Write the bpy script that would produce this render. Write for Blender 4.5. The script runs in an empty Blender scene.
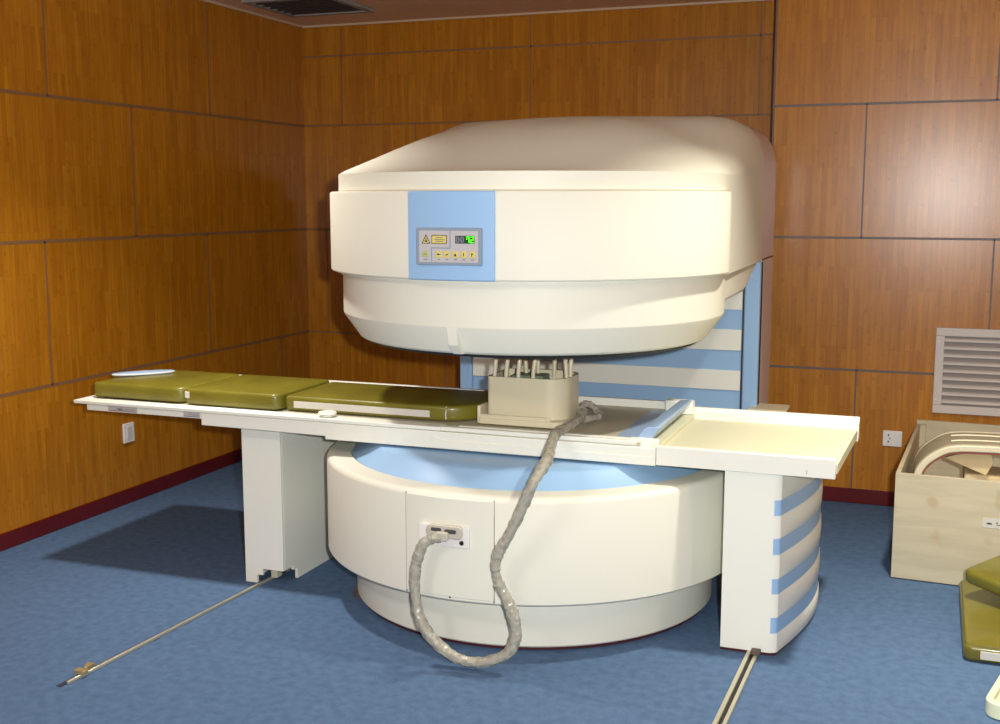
import bpy, bmesh, math, random
from math import sin, cos, pi, radians, sqrt
from mathutils import Vector, Matrix
random.seed(4)
COL = bpy.context.scene.collection
# ------------------------------------------------------------------ materials
def srgb(r, g, b):
    f = lambda c: (c/255/12.92) if c/255 <= .04045 else ((c/255+.055)/1.055)**2.4
    return (f(r), f(g), f(b), 1)
def mat(name, rgb, rough=.5, metal=0, spec=.5, noise=0, nscale=8, coat=0, bump=0, bscale=60, alpha=1, trans=0, emit=None, estr=0, sheen=0):
    m = bpy.data.materials.new(name); m.use_nodes = True
    nt = m.node_tree; b = nt.nodes['Principled BSDF']
    c = srgb(*rgb)
    b.inputs['Base Color'].default_value = c
    b.inputs['Roughness'].default_value = rough
    b.inputs['Metallic'].default_value = metal
    b.inputs['Specular IOR Level'].default_value = spec
    b.inputs['Coat Weight'].default_value = coat
    b.inputs['Coat Roughness'].default_value = .12
    b.inputs['Alpha'].default_value = alpha
    b.inputs['Transmission Weight'].default_value = trans
    b.inputs['Sheen Weight'].default_value = sheen
    if emit:
        b.inputs['Emission Color'].default_value = srgb(*emit); b.inputs['Emission Strength'].default_value = estr
    tc = nt.nodes.new('ShaderNodeTexCoord')
    if noise:
        n = nt.nodes.new('ShaderNodeTexNoise'); n.inputs['Scale'].default_value = nscale; n.inputs['Detail'].default_value = 5
        nt.links.new(tc.outputs['Object'], n.inputs['Vector'])
        r = nt.nodes.new('ShaderNodeValToRGB')
        r.color_ramp.elements[0].position = .3; r.color_ramp.elements[1].position = .7
        r.color_ramp.elements[0].color = tuple(v*(1-noise) for v in c[:3])+(1,)
        r.color_ramp.elements[1].color = tuple(min(1, v*(1+noise)) for v in c[:3])+(1,)
        nt.links.new(n.outputs['Fac'], r.inputs['Fac']); nt.links.new(r.outputs['Color'], b.inputs['Base Color'])
    if bump:
        n2 = nt.nodes.new('ShaderNodeTexNoise'); n2.inputs['Scale'].default_value = bscale; n2.inputs['Detail'].default_value = 4
        nt.links.new(tc.outputs['Object'], n2.inputs['Vector'])
        bp = nt.nodes.new('ShaderNodeBump'); bp.inputs['Strength'].default_value = bump; bp.inputs['Distance'].default_value = .01
        nt.links.new(n2.outputs['Fac'], bp.inputs['Height']); nt.links.new(bp.outputs['Normal'], b.inputs['Normal'])
    return m

def wood_wall_mat(name, axis, ridge=None):
    """bamboo-like laminate of narrow upright staves; axis = the wall's horizontal axis (0 x, 1 y)"""
    m = bpy.data.materials.new(name); m.use_nodes = True
    nt = m.node_tree; N = nt.nodes.new; L = nt.links.new; b = nt.nodes['Principled BSDF']
    tc = N('ShaderNodeTexCoord'); sp = N('ShaderNodeSeparateXYZ'); L(tc.outputs['Object'], sp.inputs[0])
    cb = N('ShaderNodeCombineXYZ'); L(sp.outputs['Z'], cb.inputs['X']); L(sp.outputs['XY'[axis]], cb.inputs['Y'])
    br = N('ShaderNodeTexBrick'); br.offset = .37; br.offset_frequency = 2
    br.inputs['Scale'].default_value = 1; br.inputs['Brick Width'].default_value = .31; br.inputs['Row Height'].default_value = .026
    br.inputs['Mortar Size'].default_value = .0008; br.inputs['Bias'].default_value = 0
    br.inputs['Color1'].default_value = srgb(186, 125, 30); br.inputs['Color2'].default_value = srgb(170, 109, 20); br.inputs['Mortar'].default_value = srgb(156, 98, 18)
    L(cb.outputs[0], br.inputs['Vector'])
    br2 = N('ShaderNodeTexBrick'); br2.offset = .21
    br2.inputs['Scale'].default_value = 1; br2.inputs['Brick Width'].default_value = .83; br2.inputs['Row Height'].default_value = .104
    br2.inputs['Mortar Size'].default_value = 0
    br2.inputs['Color1'].default_value = (1.06, 1.06, 1.04, 1); br2.inputs['Color2'].default_value = (.93, .90, .86, 1)
    L(cb.outputs[0], br2.inputs['Vector'])
    mx = N('ShaderNodeMix'); mx.data_type = 'RGBA'; mx.blend_type = 'MULTIPLY'; mx.inputs[0].default_value = .75
    L(br.outputs['Color'], mx.inputs[6]); L(br2.outputs['Color'], mx.inputs[7])
    # streaky grain and dark nodes of the bamboo
    mp = N('ShaderNodeMapping'); mp.inputs['Scale'].default_value = (5, 70, 1); L(cb.outputs[0], mp.inputs[0])
    ns = N('ShaderNodeTexNoise'); ns.inputs['Scale'].default_value = 1; ns.inputs['Detail'].default_value = 6; L(mp.outputs[0], ns.inputs['Vector'])
    rp = N('ShaderNodeValToRGB'); rp.color_ramp.elements[0].position = .33; rp.color_ramp.elements[1].position = .62
    rp.color_ramp.elements[0].color = (.84, .80, .74, 1); rp.color_ramp.elements[1].color = (1.08, 1.06, 1.04, 1); L(ns.outputs['Fac'], rp.inputs[0])
    mx2 = N('ShaderNodeMix'); mx2.data_type = 'RGBA'; mx2.blend_type = 'MULTIPLY'; mx2.inputs[0].default_value = .8
    L(mx.outputs[2], mx2.inputs[6]); L(rp.outputs[0], mx2.inputs[7])
    mp2 = N('ShaderNodeMapping'); mp2.inputs['Scale'].default_value = (26, 34, 1); L(cb.outputs[0], mp2.inputs[0])
    n3 = N('ShaderNodeTexNoise'); n3.inputs['Scale'].default_value = 1; n3.inputs['Detail'].default_value = 2; L(mp2.outputs[0], n3.inputs['Vector'])
    r3 = N('ShaderNodeValToRGB'); r3.color_ramp.elements[0].position = .27; r3.color_ramp.elements[1].position = .38
    r3.color_ramp.elements[0].color = (.74, .68, .6, 1); r3.color_ramp.elements[1].color = (1, 1, 1, 1); L(n3.outputs['Fac'], r3.inputs[0])
    mx3 = N('ShaderNodeMix'); mx3.data_type = 'RGBA'; mx3.blend_type = 'MULTIPLY'; mx3.inputs[0].default_value = .8
    L(mx2.outputs[2], mx3.inputs[6]); L(r3.outputs[0], mx3.inputs[7])
    L(mx3.outputs[2], b.inputs['Base Color'])
    b.inputs['Roughness'].default_value = .5; b.inputs['Specular IOR Level'].default_value = .1; b.inputs['Coat Weight'].default_value = .75; b.inputs['Coat Roughness'].default_value = .27; b.inputs['Coat Tint'].default_value = (1, .97, .9, 1)
    # the boards are not perfectly flat: broad soft waves
    n4 = N('ShaderNodeTexNoise'); n4.inputs['Scale'].default_value = 2.2; n4.inputs['Detail'].default_value = 1; L(tc.outputs['Object'], n4.inputs['Vector'])
    bp = N('ShaderNodeBump'); bp.inputs['Strength'].default_value = .12; bp.inputs['Distance'].default_value = .02
    h_ = n4.outputs['Fac']
    if ridge:      # one board has lifted along a line
        def M(op, a, b_=None):
            q = N('ShaderNodeMath'); q.operation = op
            for i, v in enumerate((a, b_)):
                if v is None: continue
                if isinstance(v, (int, float)): q.inputs[i].default_value = v
                else: L(v, q.inputs[i])
            return q.outputs[0]
        d = M('DIVIDE', M('SUBTRACT', sp.outputs['X'], ridge), .022)
        e_ = M('EXPONENT', M('MULTIPLY', M('MULTIPLY', d, d), -1.0))
        zm = M('MULTIPLY', M('GREATER_THAN', sp.outputs['Z'], .71), M('LESS_THAN', sp.outputs['Z'], 2.05))
        bp2 = N('ShaderNodeBump'); bp2.inputs['Strength'].default_value = 1; bp2.inputs['Distance'].default_value = .0045
        L(M('MULTIPLY', e_, zm), bp2.inputs['Height']); L(bp2.outputs['Normal'], bp.inputs['Normal'])
    L(h_, bp.inputs['Height']); L(bp.outputs['Normal'], b.inputs['Normal'])
    return m

def carpet_mat():
    m = bpy.data.materials.new('blue carpet'); m.use_nodes = True
    nt = m.node_tree; N = nt.nodes.new; L = nt.links.new; b = nt.nodes['Principled BSDF']
    tc = N('ShaderNodeTexCoord')
    a = N('ShaderNodeTexNoise'); a.inputs['Scale'].default_value = 260; a.inputs['Detail'].default_value = 3; L(tc.outputs['Object'], a.inputs['Vector'])
    c = N('ShaderNodeTexNoise'); c.inputs['Scale'].default_value = 28; c.inputs['Detail'].default_value = 5; L(tc.outputs['Object'], c.inputs['Vector'])
    ad = N('ShaderNodeMath'); ad.operation = 'ADD'; L(a.outputs['Fac'], ad.inputs[0]); L(c.outputs['Fac'], ad.inputs[1])
    r = N('ShaderNodeValToRGB'); r.color_ramp.elements[0].position = .75/2; r.color_ramp.elements[1].position = 1.25/2
    r.color_ramp.elements[0].color = srgb(76, 100, 132); r.color_ramp.elements[1].color = srgb(92, 118, 152)
    h = N('ShaderNodeMath'); h.operation = 'MULTIPLY'; h.inputs[1].default_value = .5; L(ad.outputs[0], h.inputs[0]); L(h.outputs[0], r.inputs[0])
    L(r.outputs[0], b.inputs['Base Color']); b.inputs['Roughness'].default_value = .95; b.inputs['Specular IOR Level'].default_value = .1
    bp = N('ShaderNodeBump'); bp.inputs['Strength'].default_value = .5; bp.inputs['Distance'].default_value = .004
    L(a.outputs['Fac'], bp.inputs['Height']); L(bp.outputs['Normal'], b.inputs['Normal'])
    return m

def crate_mat():
    m = bpy.data.materials.new('pale plywood'); m.use_nodes = True
    nt = m.node_tree; N = nt.nodes.new; L = nt.links.new; b = nt.nodes['Principled BSDF']
    tc = N('ShaderNodeTexCoord'); mp = N('ShaderNodeMapping'); mp.inputs['Scale'].default_value = (2.2, 2.2, 16); L(tc.outputs['Object'], mp.inputs[0])
    n = N('ShaderNodeTexNoise'); n.inputs['Scale'].default_value = 1.5; n.inputs['Detail'].default_value = 7; n.inputs['Distortion'].default_value = .5; L(mp.outputs[0], n.inputs['Vector'])
    r = N('ShaderNodeValToRGB'); r.color_ramp.elements[0].position = .25; r.color_ramp.elements[1].position = .65
    r.color_ramp.elements[0].color = srgb(186, 176, 148); r.color_ramp.elements[1].color = srgb(202, 192, 164)
    L(n.outputs['Fac'], r.inputs[0])
    n3 = N('ShaderNodeTexNoise'); n3.inputs['Scale'].default_value = 9; n3.inputs['Detail'].default_value = 1; L(tc.outputs['Object'], n3.inputs['Vector'])
    r3 = N('ShaderNodeValToRGB'); r3.color_ramp.elements[0].position = .22; r3.color_ramp.elements[1].position = .34
    r3.color_ramp.elements[0].color = (.86, .78, .66, 1); r3.color_ramp.elements[1].color = (1, 1, 1, 1); L(n3.outputs['Fac'], r3.inputs[0])
    mx = N('ShaderNodeMix'); mx.data_type = 'RGBA'; mx.blend_type = 'MULTIPLY'; mx.inputs[0].default_value = 1
    L(r.outputs[0], mx.inputs[6]); L(r3.outputs[0], mx.inputs[7]); L(mx.outputs[2], b.inputs['Base Color'])
    b.inputs['Roughness'].default_value = .6
    return m

W = dict(
    woodx=wood_wall_mat('wood laminate panels x', 0), woodr=wood_wall_mat('wood laminate panels of the step', 0, -.585), woody=wood_wall_mat('wood laminate panels y', 1),
    joint=mat('brown joint strip', (134, 96, 62), .5), jointd=mat('grey joint strip', (96, 80, 74), .45), carpet=carpet_mat(), crate=crate_mat(),
    ceil=mat('brown ceiling board', (226, 192, 166), .55, noise=.04, nscale=3), base=mat('dark red skirting', (92, 16, 18), .3, noise=.12, nscale=5),
    ctrim=mat('pale ceiling trim', (205, 180, 150), .4),
    shell=mat('cream gloss shell', (226, 226, 212), .5, spec=.2), blue=mat('light blue shell', (150, 188, 226), .42),
    white=mat('white painted metal', (236, 237, 226), .42, spec=.3), cream=mat('cream painted metal', (214, 212, 182), .4),
    beige=mat('beige plastic', (214, 206, 176), .42, coat=.1), top=mat('couch top surface', (196, 190, 164), .4),
    softseam=mat('soft seam', (190, 178, 156), .6), seam=mat('dark brown joint', (92, 82, 72), .6), slot_shade=mat('dark carpet slot', (40, 50, 70), .9), dark=mat('black rubber', (22, 20, 20), .5), red=mat('dark red foot', (70, 18, 24), .5),  # seam is the dark brown of joints, anchor foot and guide block
    steel=mat('grey steel cladding', (212, 200, 206), .35, metal=.15, noise=.05, nscale=1.5), alu=mat('brushed aluminium', (196, 192, 170), .35, metal=.5),
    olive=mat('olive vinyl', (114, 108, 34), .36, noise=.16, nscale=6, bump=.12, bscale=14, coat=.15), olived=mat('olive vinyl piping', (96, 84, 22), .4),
    label=mat('pale fabric strip', (206, 204, 196), .7), bezel=mat('grey bezel', (136, 152, 168), .4), face=mat('panel face grey', (186, 184, 186), .4),
    yellow=mat('yellow label', (212, 198, 108), .5), lcd=mat('dark display', (74, 74, 78), .25), lcd2=mat('lit display back', (20, 84, 34), .3),
    green=mat('green digits', (110, 255, 40), .4, emit=(90, 255, 30), estr=1.3), ink=mat('black ink', (52, 48, 40), .6), grn=mat('green key', (172, 186, 120), .5),
    plugg=mat('grey plug plastic', (190, 184, 170), .4), plug=mat('white plastic', (232, 228, 224), .35), vent=mat('light grey grille', (208, 202, 197), .5), ventd=mat('dark duct', (150, 143, 139), .8),
    greyp=mat('grey printed sticker', (190, 184, 180), .5), inkb=mat('grey blue print', (110, 108, 122), .6), padblue=mat('blue cushion cover', (160, 184, 216), .5),
    flap=mat('blue grey plastic flap', (160, 186, 220), .35, coat=.2), comp=mat('green circuit board', (120, 134, 112), .5, noise=.3, nscale=60),
    wirem=mat('beige cable jacket', (206, 196, 170), .45), coilw=mat('cream coil shell', (226, 218, 190), .35), coilg=mat('grey coil foam', (164, 158, 134), .6, noise=.08, nscale=20),
    coilr=mat('red brown coil edge', (140, 72, 58), .5), foam=mat('cream foam', (226, 206, 160), .7, noise=.04), tray=mat('pale green white plastic', (226, 232, 200), .3),
    duct=mat('ceiling diffuser dark', (104, 90, 82), .6), brass=mat('brass bracket', (176, 160, 120), .4, metal=.5),
)
# clear crinkled plastic wrap
def wrap_mat():
    m = bpy.data.materials.new('crinkled plastic wrap'); m.use_nodes = True
    nt = m.node_tree; N = nt.nodes.new; L = nt.links.new; b = nt.nodes['Principled BSDF']
    b.inputs['Base Color'].default_value = srgb(178, 176, 162); b.inputs['Roughness'].default_value = .25
    tc = N('ShaderNodeTexCoord'); v = N('ShaderNodeTexVoronoi'); v.inputs['Scale'].default_value = 45; L(tc.outputs['Object'], v.inputs['Vector'])
    r = N('ShaderNodeMapRange'); r.inputs['From Min'].default_value = 0; r.inputs['From Max'].default_value = .7
    r.inputs['To Min'].default_value = .45; r.inputs['To Max'].default_value = .85; L(v.outputs['Distance'], r.inputs['Value']); L(r.outputs[0], b.inputs['Alpha'])
    bp = N('ShaderNodeBump'); bp.inputs['Strength'].default_value = .5; bp.inputs['Distance'].default_value = .008
    L(v.outputs['Distance'], bp.inputs['Height']); L(bp.outputs['Normal'], b.inputs['Normal'])
    return m
W['wrap'] = wrap_mat()

# ------------------------------------------------------------------ helpers
def obj(name, bm, m, parent=None, smooth=None, bev=0, seg=2):
    me = bpy.data.meshes.new(name)
    bmesh.ops.recalc_face_normals(bm, faces=bm.faces[:]) if smooth != 'keep' else None
    bm.to_mesh(me); bm.free()
    for x in (m if isinstance(m, (list, tuple)) else [m]): me.materials.append(W[x])
    o = bpy.data.objects.new(name, me); COL.objects.link(o)
    if parent: o.parent = parent; o.matrix_parent_inverse = Matrix.Translation(-ABS(parent))
    if bev:
        md = o.modifiers.new('bevel', 'BEVEL'); md.width = bev; md.segments = seg; md.limit_method = 'ANGLE'; md.angle_limit = radians(40)
    if smooth or bev:
        for p in me.polygons: p.use_smooth = True
        me.set_sharp_from_angle(angle=radians(smooth if isinstance(smooth, (int, float)) and smooth > 1 else 35))
    return o
def ABS(o):
    v = Vector(o.location)
    return v if not o.parent else v
def thing(name, loc, label, cat, group=None):
    o = bpy.data.objects.new(name, None); COL.objects.link(o); o.location = loc; o.empty_display_size = .1
    return tag(o, label, cat, group)
def tag(o, label, cat, group=None):
    o['label'] = label; o['category'] = cat
    if group: o['group'] = group
    return o
def struct(name, bm, m, **k):
    o = obj(name, bm, m, **k); o['kind'] = 'structure'; return o
def box(bm, x0, x1, y0, y1, z0, z1, mi=0):
    v = [bm.verts.new(p) for p in ((x0,y0,z0),(x1,y0,z0),(x1,y1,z0),(x0,y1,z0),(x0,y0,z1),(x1,y0,z1),(x1,y1,z1),(x0,y1,z1))]
    for f in ((0,3,2,1),(4,5,6,7),(0,1,5,4),(1,2,6,5),(2,3,7,6),(3,0,4,7)):
        bm.faces.new([v[i] for i in f]).material_index = mi
    return bm
def B(*a, **k): return box(bmesh.new(), *a, **k)
def prism(bm, pts, axis, a, b, mi=0):
    """polygon pts in the two other axes, extruded along axis from a to b"""
    def P(u, v, w): return {'x': (w, u, v), 'y': (u, w, v), 'z': (u, v, w)}[axis]
    lo = [bm.verts.new(P(u, v, a)) for u, v in pts]; hi = [bm.verts.new(P(u, v, b)) for u, v in pts]
    n = len(pts)
    for i in range(n):
        j = (i+1) % n; bm.faces.new((lo[i], lo[j], hi[j], hi[i])).material_index = mi
    bm.faces.new(lo[::-1]).material_index = mi; bm.faces.new(hi).material_index = mi
    return bm
def lathe(bm, prof, c, n=96, a0=0, a1=2*pi, mi=0):
    """prof (r, z) closed list swept round c; r=0 allowed only at the ends"""
    full = abs(a1-a0-2*pi) < 1e-6; m = n if full else n+1; rings = []
    for i in range(m):
        a = a0+(a1-a0)*i/n
        rings.append([bm.verts.new((c[0]+r*cos(a), c[1]+r*sin(a), z)) for r, z in prof])
    for i in range(n):
        A, D = rings[i], rings[(i+1) % m]
        for k in range(len(prof)-1):
            try: bm.faces.new((A[k], D[k], D[k+1], A[k+1])).material_index = mi
            except ValueError: pass
    return bm, rings
def ringsolid(bm, prof, c, n=96, a0=0, a1=2*pi, mi=0):
    """closed section (r,z) swept"""
    p = list(prof)+[prof[0]]
    full = abs(a1-a0-2*pi) < 1e-6; m = n if full else n+1; rings = []
    for i in range(m):
        a = a0+(a1-a0)*i/n; rings.append([bm.verts.new((c[0]+r*cos(a), c[1]+r*sin(a), z)) for r, z in prof])
    K = len(prof)
    for i in range(n):
        A, D = rings[i], rings[(i+1) % m]
        for k in range(K): bm.faces.new((A[k], D[k], D[(k+1) % K], A[(k+1) % K])).material_index = mi
    if not full: bm.faces.new(rings[0]).material_index = mi; bm.faces.new(rings[-1][::-1]).material_index = mi
    return bm
def tube(bm, pts, r, n=8, jit=0, mi=0):
    pts = [Vector(p) for p in pts]; rings = []; up = Vector((0, 0, 1))
    prev = None
    for i, p in enumerate(pts):
        t = (pts[min(i+1, len(pts)-1)]-pts[max(i-1, 0)]).normalized()
        if prev is None: a = t.cross(up) if abs(t.dot(up)) < .95 else t.cross(Vector((0, 1, 0)))
        else: a = prev - t*prev.dot(t)
        a.normalize(); prev = a; b = t.cross(a)
        rr = r[i] if isinstance(r, list) else r
        rings.append([bm.verts.new(p+(a*cos(2*pi*k/n)+b*sin(2*pi*k/n))*rr*(1+jit*(random.random()-.5))) for k in range(n)])
    for A, D in zip(rings, rings[1:]):
        for k in range(n): bm.faces.new((A[k], A[(k+1) % n], D[(k+1) % n], D[k])).material_index = mi
    bm.faces.new(rings[0][::-1]).material_index = mi; bm.faces.new(rings[-1]).material_index = mi
    return bm
def spline(ctrl, per=10):
    C = [Vector(c) for c in ctrl]; C = [2*C[0]-C[1]]+C+[2*C[-1]-C[-2]]; out = []
    for i in range(1, len(C)-2):
        for k in range(per):
            t = k/per; a, b, c, d = C[i-1], C[i], C[i+1], C[i+2]
            out.append(.5*((2*b)+(c-a)*t+(2*a-5*b+4*c-d)*t*t+(3*b-a-3*c+d)*t**3))
    out.append(C[-2]); return out
def rrect(x0, x1, y0, y1, r, n=6):
    """rounded rectangle points, r is one radius or four (x0y0, x1y0, x1y1, x0y1)"""
    R = r if isinstance(r, (list, tuple)) else [r]*4; out = []
    for (cx, cy, a, q) in ((x0+R[0], y0+R[0], pi, R[0]), (x1-R[1], y0+R[1], 1.5*pi, R[1]), (x1-R[2], y1-R[2], 0, R[2]), (x0+R[3], y1-R[3], .5*pi, R[3])):
        for k in range(n+1): out.append((cx+q*cos(a+k*pi/2/n), cy+q*sin(a+k*pi/2/n)))
    return out
def cushion(bm, pts, z0, z1, e=.014, mi=0, dome=.004):
    """upholstered slab on an outline of xy points, rounded top and bottom edges"""
    cx = sum(p[0] for p in pts)/len(pts); cy = sum(p[1] for p in pts)/len(pts)
    def inset(d):
        n = len(pts); out = []
        for i in range(n):
            a = Vector(pts[i-1]); b = Vector(pts[(i+1) % n]); t = (b-a); t = Vector((t.y, -t.x)).normalized()
            out.append((pts[i][0]-t.x*d, pts[i][1]-t.y*d))
        return out
    lv = []
    for k in range(5):
        a = k/4*pi/2; lv.append((e*(1-sin(a)), z0+e*(1-cos(a))))
    for k in range(5):
        a = k/4*pi/2; lv.append((e*(1-cos(a)), z1-e*(1-sin(a))))
    rings = []
    for d, z in lv: rings.append([bm.verts.new((x, y, z)) for x, y in inset(d)])
    n = len(pts)
    for A, D in zip(rings, rings[1:]):
        for i in range(n): bm.faces.new((A[i], A[(i+1) % n], D[(i+1) % n], D[i])).material_index = mi
    bm.faces.new(rings[0][::-1]).material_index = mi
    t = rings[-1]; mid = [bm.verts.new((cx+(v.co.x-cx)*.5, cy+(v.co.y-cy)*.5, z1+dome)) for v in t]
    for i in range(n): bm.faces.new((t[i], t[(i+1) % n], mid[(i+1) % n], mid[i])).material_index = mi
    bm.faces.new(mid).material_index = mi
    return bm

# ------------------------------------------------------------------ room
XL, XR, YB, YS, YF, ZC = -3.9, 2.9, 6.76, 6.18, -1.6, 2.695
XS = -.80          # where the wall steps forward
struct('floor', B(XL-.1, XR+.1, YF-.1, YB+.1, -.1, 0), 'carpet')
struct('ceiling', B(XL-.1, XR+.1, YF-.1, YB+.1, ZC, ZC+.1), 'ceil')
Z1, Z2, Z3, Z4 = .705, 1.388, 2.06, 2.50
def joints_left(bm):
    e = .0012; w = .0085
    for z in (Z1, Z2, Z3): box(bm, XL-.01, XL+e, YF, YB, z-w, z+w, 1)
    for y, a, b in ((5.70, Z3, ZC), (4.40, Z3, ZC), (5.00, Z2, Z3), (3.4, Z2, Z3), (5.63, Z1, Z2), (4.33, Z1, Z2), (3.1, Z1, Z2), (2.9, Z3, ZC), (6.4, 0, Z1), (3.6, 0, Z1)):
        box(bm, XL-.01, XL+e, y-w*.7, y+w*.7, a, b, 1)
bm = B(XL-.1, XL, YF-.1, YB+.1, 0, ZC); joints_left(bm); struct('wall_left', bm, ['woody', 'joint'])
bm = B(XL, XR, YB, YB+.1, 0, ZC); e = .0012; w = .006
for z in (Z1, Z2, Z3, Z4): box(bm, XL, XS, YB-e, YB+.01, z-w, z+w, 1)
for x, a, b in ((-3.62, Z3, ZC), (-2.33, Z3, ZC), (-.96, Z3, ZC), (-3.75, Z1, Z2), (-3.1, Z2, Z3), (-2.6, Z1, Z2), (-2.9, 0, Z1)):
    box(bm, x-w*.7, x+w*.7, YB-e, YB+.01, a, b, 1)
struct('wall_back', bm, ['woodx', 'joint'])
bm = B(XS, XR, YS, YB-.002, 0, ZC)
for z in (Z1, Z2, Z3): box(bm, XS, XR, YS-e, YS+.01, z-w, z+w, 1)
for x, a, b in ((-.34, Z2, Z3), (1.0, Z2, Z3), (.287, Z1, Z2), (1.5, Z1, Z2), (-.336, 0, Z1), (.9, 0, Z1), (.262, Z3, ZC)):
    box(bm, x-w*.7, x+w*.7, YS-e, YS+.01, a, b, 1)
box(bm, XS-.004, XS+.006, YS-.003, YS+.01, 0, ZC, 1)
struct('wall_back_right', bm, ['woodr', 'jointd'])
struct('wall_right', B(XR, XR+.1, YF-.1, YB+.1, 0, ZC), 'woody')
struct('wall_front', B(XL, XR, YF-.1, YF, 0, ZC), 'woodx')
def skirt(name, x0, x1, y0, y1): struct(name, B(x0, x1, y0, y1, 0, .078), 'base', bev=.004)
skirt('baseboard_left', XL, XL+.014, YF, YB-.014)
skirt('baseboard_back', XL, XS, YB-.014, YB)
skirt('baseboard_back_right', XS, XR, YS-.014, YS)
skirt('baseboard_right', XR-.014, XR, YF, YS-.014)
struct('trim_1', B(XL, XL+.02, YF, YB-.02, ZC-.012, ZC), 'ctrim')
struct('trim_2', B(XL, XS, YB-.02, YB, ZC-.012, ZC), 'ctrim')
struct('trim_3', B(XS, XR, YS-.02, YS, ZC-.012, ZC), 'ctrim')

# ceiling air diffuser
t = thing('ceiling_diffuser', (-3.42, 6.02, ZC), 'dark square air diffuser set in the brown ceiling near the corner', 'air vent')
bm = bmesh.new(); X0, X1, Y0, Y1 = -3.70, -3.14, 5.74, 6.30
for a in ((X0, X1, Y0, Y0+.04), (X0, X1, Y1-.04, Y1), (X0, X0+.04, Y0+.04, Y1-.04), (X1-.04, X1, Y0+.04, Y1-.04)): box(bm, *a, ZC-.02, ZC-.001)
obj('frame', bm, 'ventd', t, bev=.003)
bm = bmesh.new(); box(bm, X0+.04, X1-.04, Y0+.04, Y1-.04, ZC-.004, ZC-.001)
obj('duct_opening', bm, 'duct', t)
for k in range(6):
    y = Y0+.08+k*.075
    obj('louver', prism(bmesh.new(), [(y, ZC-.022), (y+.004, ZC-.022), (y+.034, ZC-.005), (y+.03, ZC-.005)], 'x', X0+.04, X1-.04), 'duct', t)

# wall grille
t = thing('wall_air_grille', (.27, YS, .5), 'light grey louvred air grille on the wood wall above the plywood crate', 'air vent')
bm = bmesh.new(); gx0, gx1, gz0, gz1 = .042, .50, .509, .945; f = .042
for a in ((gx0, gx1, gz1-f, gz1), (gx0, gx1, gz0, gz0+f), (gx0, gx0+f, gz0+f, gz1-f), (gx1-f, gx1, gz0+f, gz1-f)): box(bm, a[0], a[1], YS-.022, YS-.001, a[2], a[3])
obj('frame', bm, 'vent', t, bev=.003)
obj('duct_opening', B(gx0+f, gx1-f, YS-.005, YS-.001, gz0+f, gz1-f), 'ventd', t)
for k in range(9):
    z = gz0+f+.012+k*(gz1-gz0-2*f)/9
    obj('louver', prism(bmesh.new(), [(YS-.021, z), (YS-.021, z+.010), (YS-.010, z+.016), (YS-.010, z+.010)], 'x', gx0+f, gx1-f), 'vent', t)
for zz in (gz1-.07, gz0+.07):
    obj('screw', lathe(bmesh.new(), [(0, 0), (.004, 0), (.004, .002), (0, .003)], (0, 0), 12)[0], 'plug', t)
    s = bpy.data.objects[[o.name for o in t.children][-1]]; s.matrix_parent_inverse = Matrix.Identity(4)
    s.location = (gx0+.015-.27, -.022, zz-.5); s.rotation_euler = (pi/2, 0, 0)

# wall outlets
t = thing('wall_outlet', (-.142, YS, .358), 'white square power outlet on the back wall left of the plywood crate', 'outlet')
obj('cover_plate', prism(bmesh.new(), rrect(-.19, -.095, .317, .399, .006), 'y', YS-.010, YS-.001), 'plug', t, bev=.003)
bm = bmesh.new()
for dx, dz, ww, hh in ((-.02, .018, .003, .012), (-.012, .0, .004, .005), (-.02, -.016, .003, .010)): box(bm, -.142+dx-ww, -.142+dx+ww, YS-.0108, YS-.0098, .358+dz-hh/2, .358+dz+hh/2)
obj('socket_slots', bm, 'dark', t)
t = thing('wall_outlet', (XL, 4.86, .373), 'white rectangular outlet plate low on the left wall under the couch end', 'outlet')
obj('cover_plate', prism(bmesh.new(), rrect(4.815, 4.90, .322, .425, .005), 'x', XL+.001, XL+.012), 'plug', t, bev=.003)
obj('switch_rocker', prism(bmesh.new(), rrect(4.838, 4.877, .34, .407, .003), 'x', XL+.012, XL+.016), 'vent', t, bev=.001)

# ------------------------------------------------------------------ scanner
CX, CY = -1.48, 4.36; CC = (CX, CY)
S = thing('mri_scanner', (CX, CY, 0), 'large cream open MRI scanner with round head, blue striped column and round base', 'medical scanner')
def arc(r0, z0, r1, z1, n=5, convex=True):
    """quarter round from (r0,z0) vertical start to (r1,z1)"""
    return [(r1+(r0-r1)*cos(k*pi/2/n), z0+(z1-z0)*sin(k*pi/2/n)) for k in range(n+1)]
# lower plinth
ft, _ = lathe(bmesh.new(), [(0, 0), (.70, 0), (.715, .004), (.715, .016), (0, .016)], CC); obj('foot_ring', ft, 'red', S, smooth=30)
pl, _ = lathe(bmesh.new(), [(0, .016), (.722, .016), (.727, .022), (.727, .205), (.70, .212), (0, .212)], CC); obj('plinth', pl, 'shell', S, smooth=30)
br, _ = lathe(bmesh.new(), [(0, .001), (.08, .001), (.08, .02), (0, .02)], (-2.05, 4.02), 24); obj('anchor_foot', br, 'seam', S, smooth=30)
dr, _ = lathe(bmesh.new(), [(.0, .2125), (.78, .2125), (.825, .205)]+[(.835, .208), (.84, .214), (.84, .565)]+[(.812+.028*cos(a), .565+.022*sin(a)) for a in (.4, .8, 1.2, 1.57)]+[(.745, .588), (.735, .575), (0, .575)], CC, 128)
obj('base_drum', dr, 'shell', S, smooth=30)
pole, _ = lathe(bmesh.new(), [(0, .576), (.734, .576), (.736, .584), (.70, .604), (.665, .632), (.655, .640), (.56, .6415), (0, .6415)], CC, 128)
obj('lower_pole_cover', pole, 'blue', S, smooth=40)
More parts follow.
